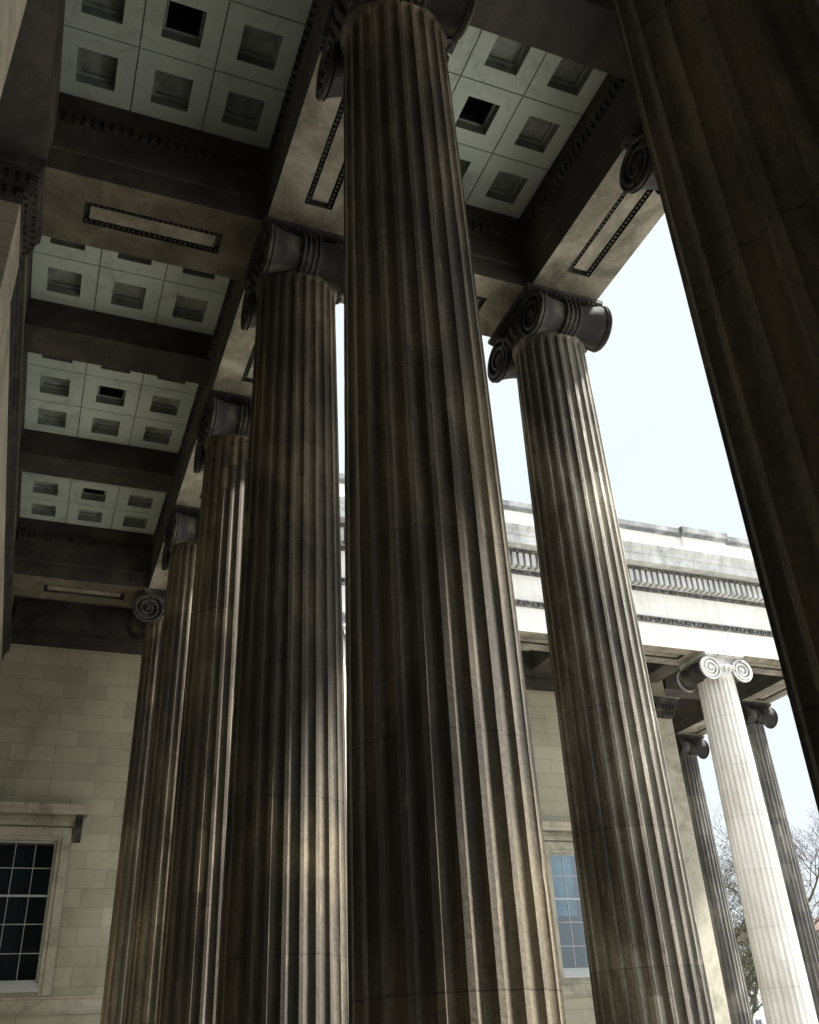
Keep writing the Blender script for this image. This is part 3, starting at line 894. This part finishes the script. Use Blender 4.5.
def house(name, label, x, y, rz, w, d, h, nfl, nwin, wallm, roofm, roof_h, chim):
    t = thing(name, label, 'house', (x, y, -1.5), rz, None)
    b = MB(); b.box(-w/2, w/2, -d/2, d/2, 0, h); wl = b.build('wall', M[wallm], t)
    r = MB(); r.prism([(-d/2-.3, h), (d/2+.3, h), (0, h+roof_h)], 'x', -w/2-.2, w/2+.2); ro = r.build('roof', M[roofm], t)
    for cxx in chim:
        c = MB(); c.box(cxx-.5, cxx+.5, -.9, .9, h+roof_h*.3, h+roof_h+1.4)
        for q in (-.5, 0, .5): c.lathe([(.14, h+roof_h+1.4), (.11, h+roof_h+1.9)], 8, cxx, q)
        c.build('chimney', M['brick'], ro)
    fh = h/nfl
    for f in range(nfl):
        for i in range(nwin):
            u = -w/2 + w*(i+.5)/nwin
            z0 = f*fh + fh*.28; z1 = f*fh + fh*.82
            wm = MB()
            wm.box(u-.62, u+.62, d/2, d/2+.06, z0-.12, z0); wm.box(u-.62, u-.5, d/2, d/2+.05, z0, z1); wm.box(u+.5, u+.62, d/2, d/2+.05, z0, z1); wm.box(u-.62, u+.62, d/2, d/2+.08, z1, z1+.15)
            wm.box(u-.02, u+.02, d/2+.02, d/2+.045, z0, z1); wm.box(u-.5, u+.5, d/2+.02, d/2+.044, (z0+z1)/2-.03, (z0+z1)/2+.03)
            wo = wm.build('window', M['paint'], t)
            pn = MB(); pn.quad((u-.5, d/2+.015, z0), (u+.5, d/2+.015, z0), (u+.5, d/2+.015, z1), (u-.5, d/2+.015, z1)); pn.build('pane', M['slate'], wo, fixn=False)
    return t
house('stucco_house', 'long white stucco terrace with small dark windows under the bare trees', 147, -124.5, R(50.5), 70, 12, 15.6, 5, 26, 'stucco', 'slate', 2.2, (-22, -8, 6, 20))
house('brick_house', 'red brick gable glimpsed through the branches of the forked mossy tree', 176, -145, R(50.5), 15, 12, 21, 6, 5, 'brick', 'brick', 3, (-4,))
house('brick_house', 'red brick roof glimpsed through the fine twigs at the right photo edge', 165, -159, R(46), 15, 12, 22, 6, 5, 'brick', 'brick', 3, (4,))

# ------------------------------------------------------------------ camera
cx, cy, cz = -6.79367882, 2.97015569, 1.50568267
yaw, pit, roll, fpx = -.394196085, .529381196, -.055068308, 930.384720
fwd = Vector((math.cos(pit)*math.cos(yaw), math.cos(pit)*math.sin(yaw), math.sin(pit)))
rt = Vector((math.sin(yaw), -math.cos(yaw), 0)); up = rt.cross(fwd)
r2 = rt*math.cos(roll) + up*math.sin(roll); u2 = -rt*math.sin(roll) + up*math.cos(roll)
cam = bpy.data.cameras.new('camera'); co = bpy.data.objects.new('camera', cam); COL.objects.link(co)
mw = Matrix((r2, u2, -fwd)).transposed().to_4x4(); mw.translation = (cx, cy, cz)
co.matrix_world = mw
cam.sensor_fit = 'HORIZONTAL'; cam.sensor_width = 36; cam.lens = fpx*36/819
cam.clip_start = .05; cam.clip_end = 3000
scene.camera = co

# ------------------------------------------------------------------ light
SUN_AZ = 205       # degrees clockwise from north (north = +Y): a hazy sun in the south
SUN_EL = 56
w = bpy.data.worlds.new('World'); scene.world = w; w.use_nodes = True
nt = w.node_tree; bg = nt.nodes['Background']
sky = N(nt, 'ShaderNodeTexSky', sky_type='NISHITA'); sky.sun_disc = False
sky.sun_elevation = R(SUN_EL); sky.sun_rotation = R(SUN_AZ); sky.air_density = 1; sky.dust_density = 3
tc = N(nt, 'ShaderNodeTexCoord')
mp = N(nt, 'ShaderNodeMapping'); L(nt, tc.outputs['Generated'], mp.inputs[0]); mp.inputs['Scale'].default_value = (1, 1, 2.2)
cl = noise_(nt, mp.outputs[0], 1.6, 6, .55, .3)
cf = ramp_(nt, cl, [(.25, .90), (.6, .98)])
veil = mix_(nt, cl, (3.2, 3.6, 3.95), (3.6, 3.9, 4.1))
sx = N(nt, 'ShaderNodeVectorMath', operation='DOT_PRODUCT'); L(nt, tc.outputs['Generated'], sx.inputs[0]); sx.inputs[1].default_value = (-.74, -.08, .67)
mr = N(nt, 'ShaderNodeMapRange', interpolation_type='SMOOTHSTEP'); L(nt, sx.outputs['Value'], mr.inputs[0])
mr.inputs[1].default_value = .55; mr.inputs[2].default_value = 1; mr.inputs[3].default_value = 1; mr.inputs[4].default_value = 2.3
veil2 = N(nt, 'ShaderNodeVectorMath', operation='SCALE'); L(nt, veil, veil2.inputs[0]); L(nt, mr.outputs[0], veil2.inputs[3])
L(nt, mix_(nt, cf, sky.outputs[0], veil2.outputs[0]), bg.inputs['Color'])
bg.inputs['Strength'].default_value = .052
sl = bpy.data.lights.new('sun', 'SUN'); sl.energy = 2.9; sl.angle = R(6); sl.color = (1, .975, .93)
so = bpy.data.objects.new('sun', sl); COL.objects.link(so)
az, el = R(SUN_AZ), R(SUN_EL)
sd = Vector((math.sin(az)*math.cos(el), math.cos(az)*math.cos(el), math.sin(el)))
so.rotation_euler = (-sd).to_track_quat('-Z', 'Y').to_euler()
so.location = (0, -30, 40)

vs = scene.view_settings
vs.view_transform = 'Standard'; vs.look = 'None'; vs.exposure = 2.38; vs.gamma = 1; vs.use_curve_mapping = False
scene.cycles.max_bounces = 8; scene.cycles.diffuse_bounces = 5
scene.cycles.use_denoising = True
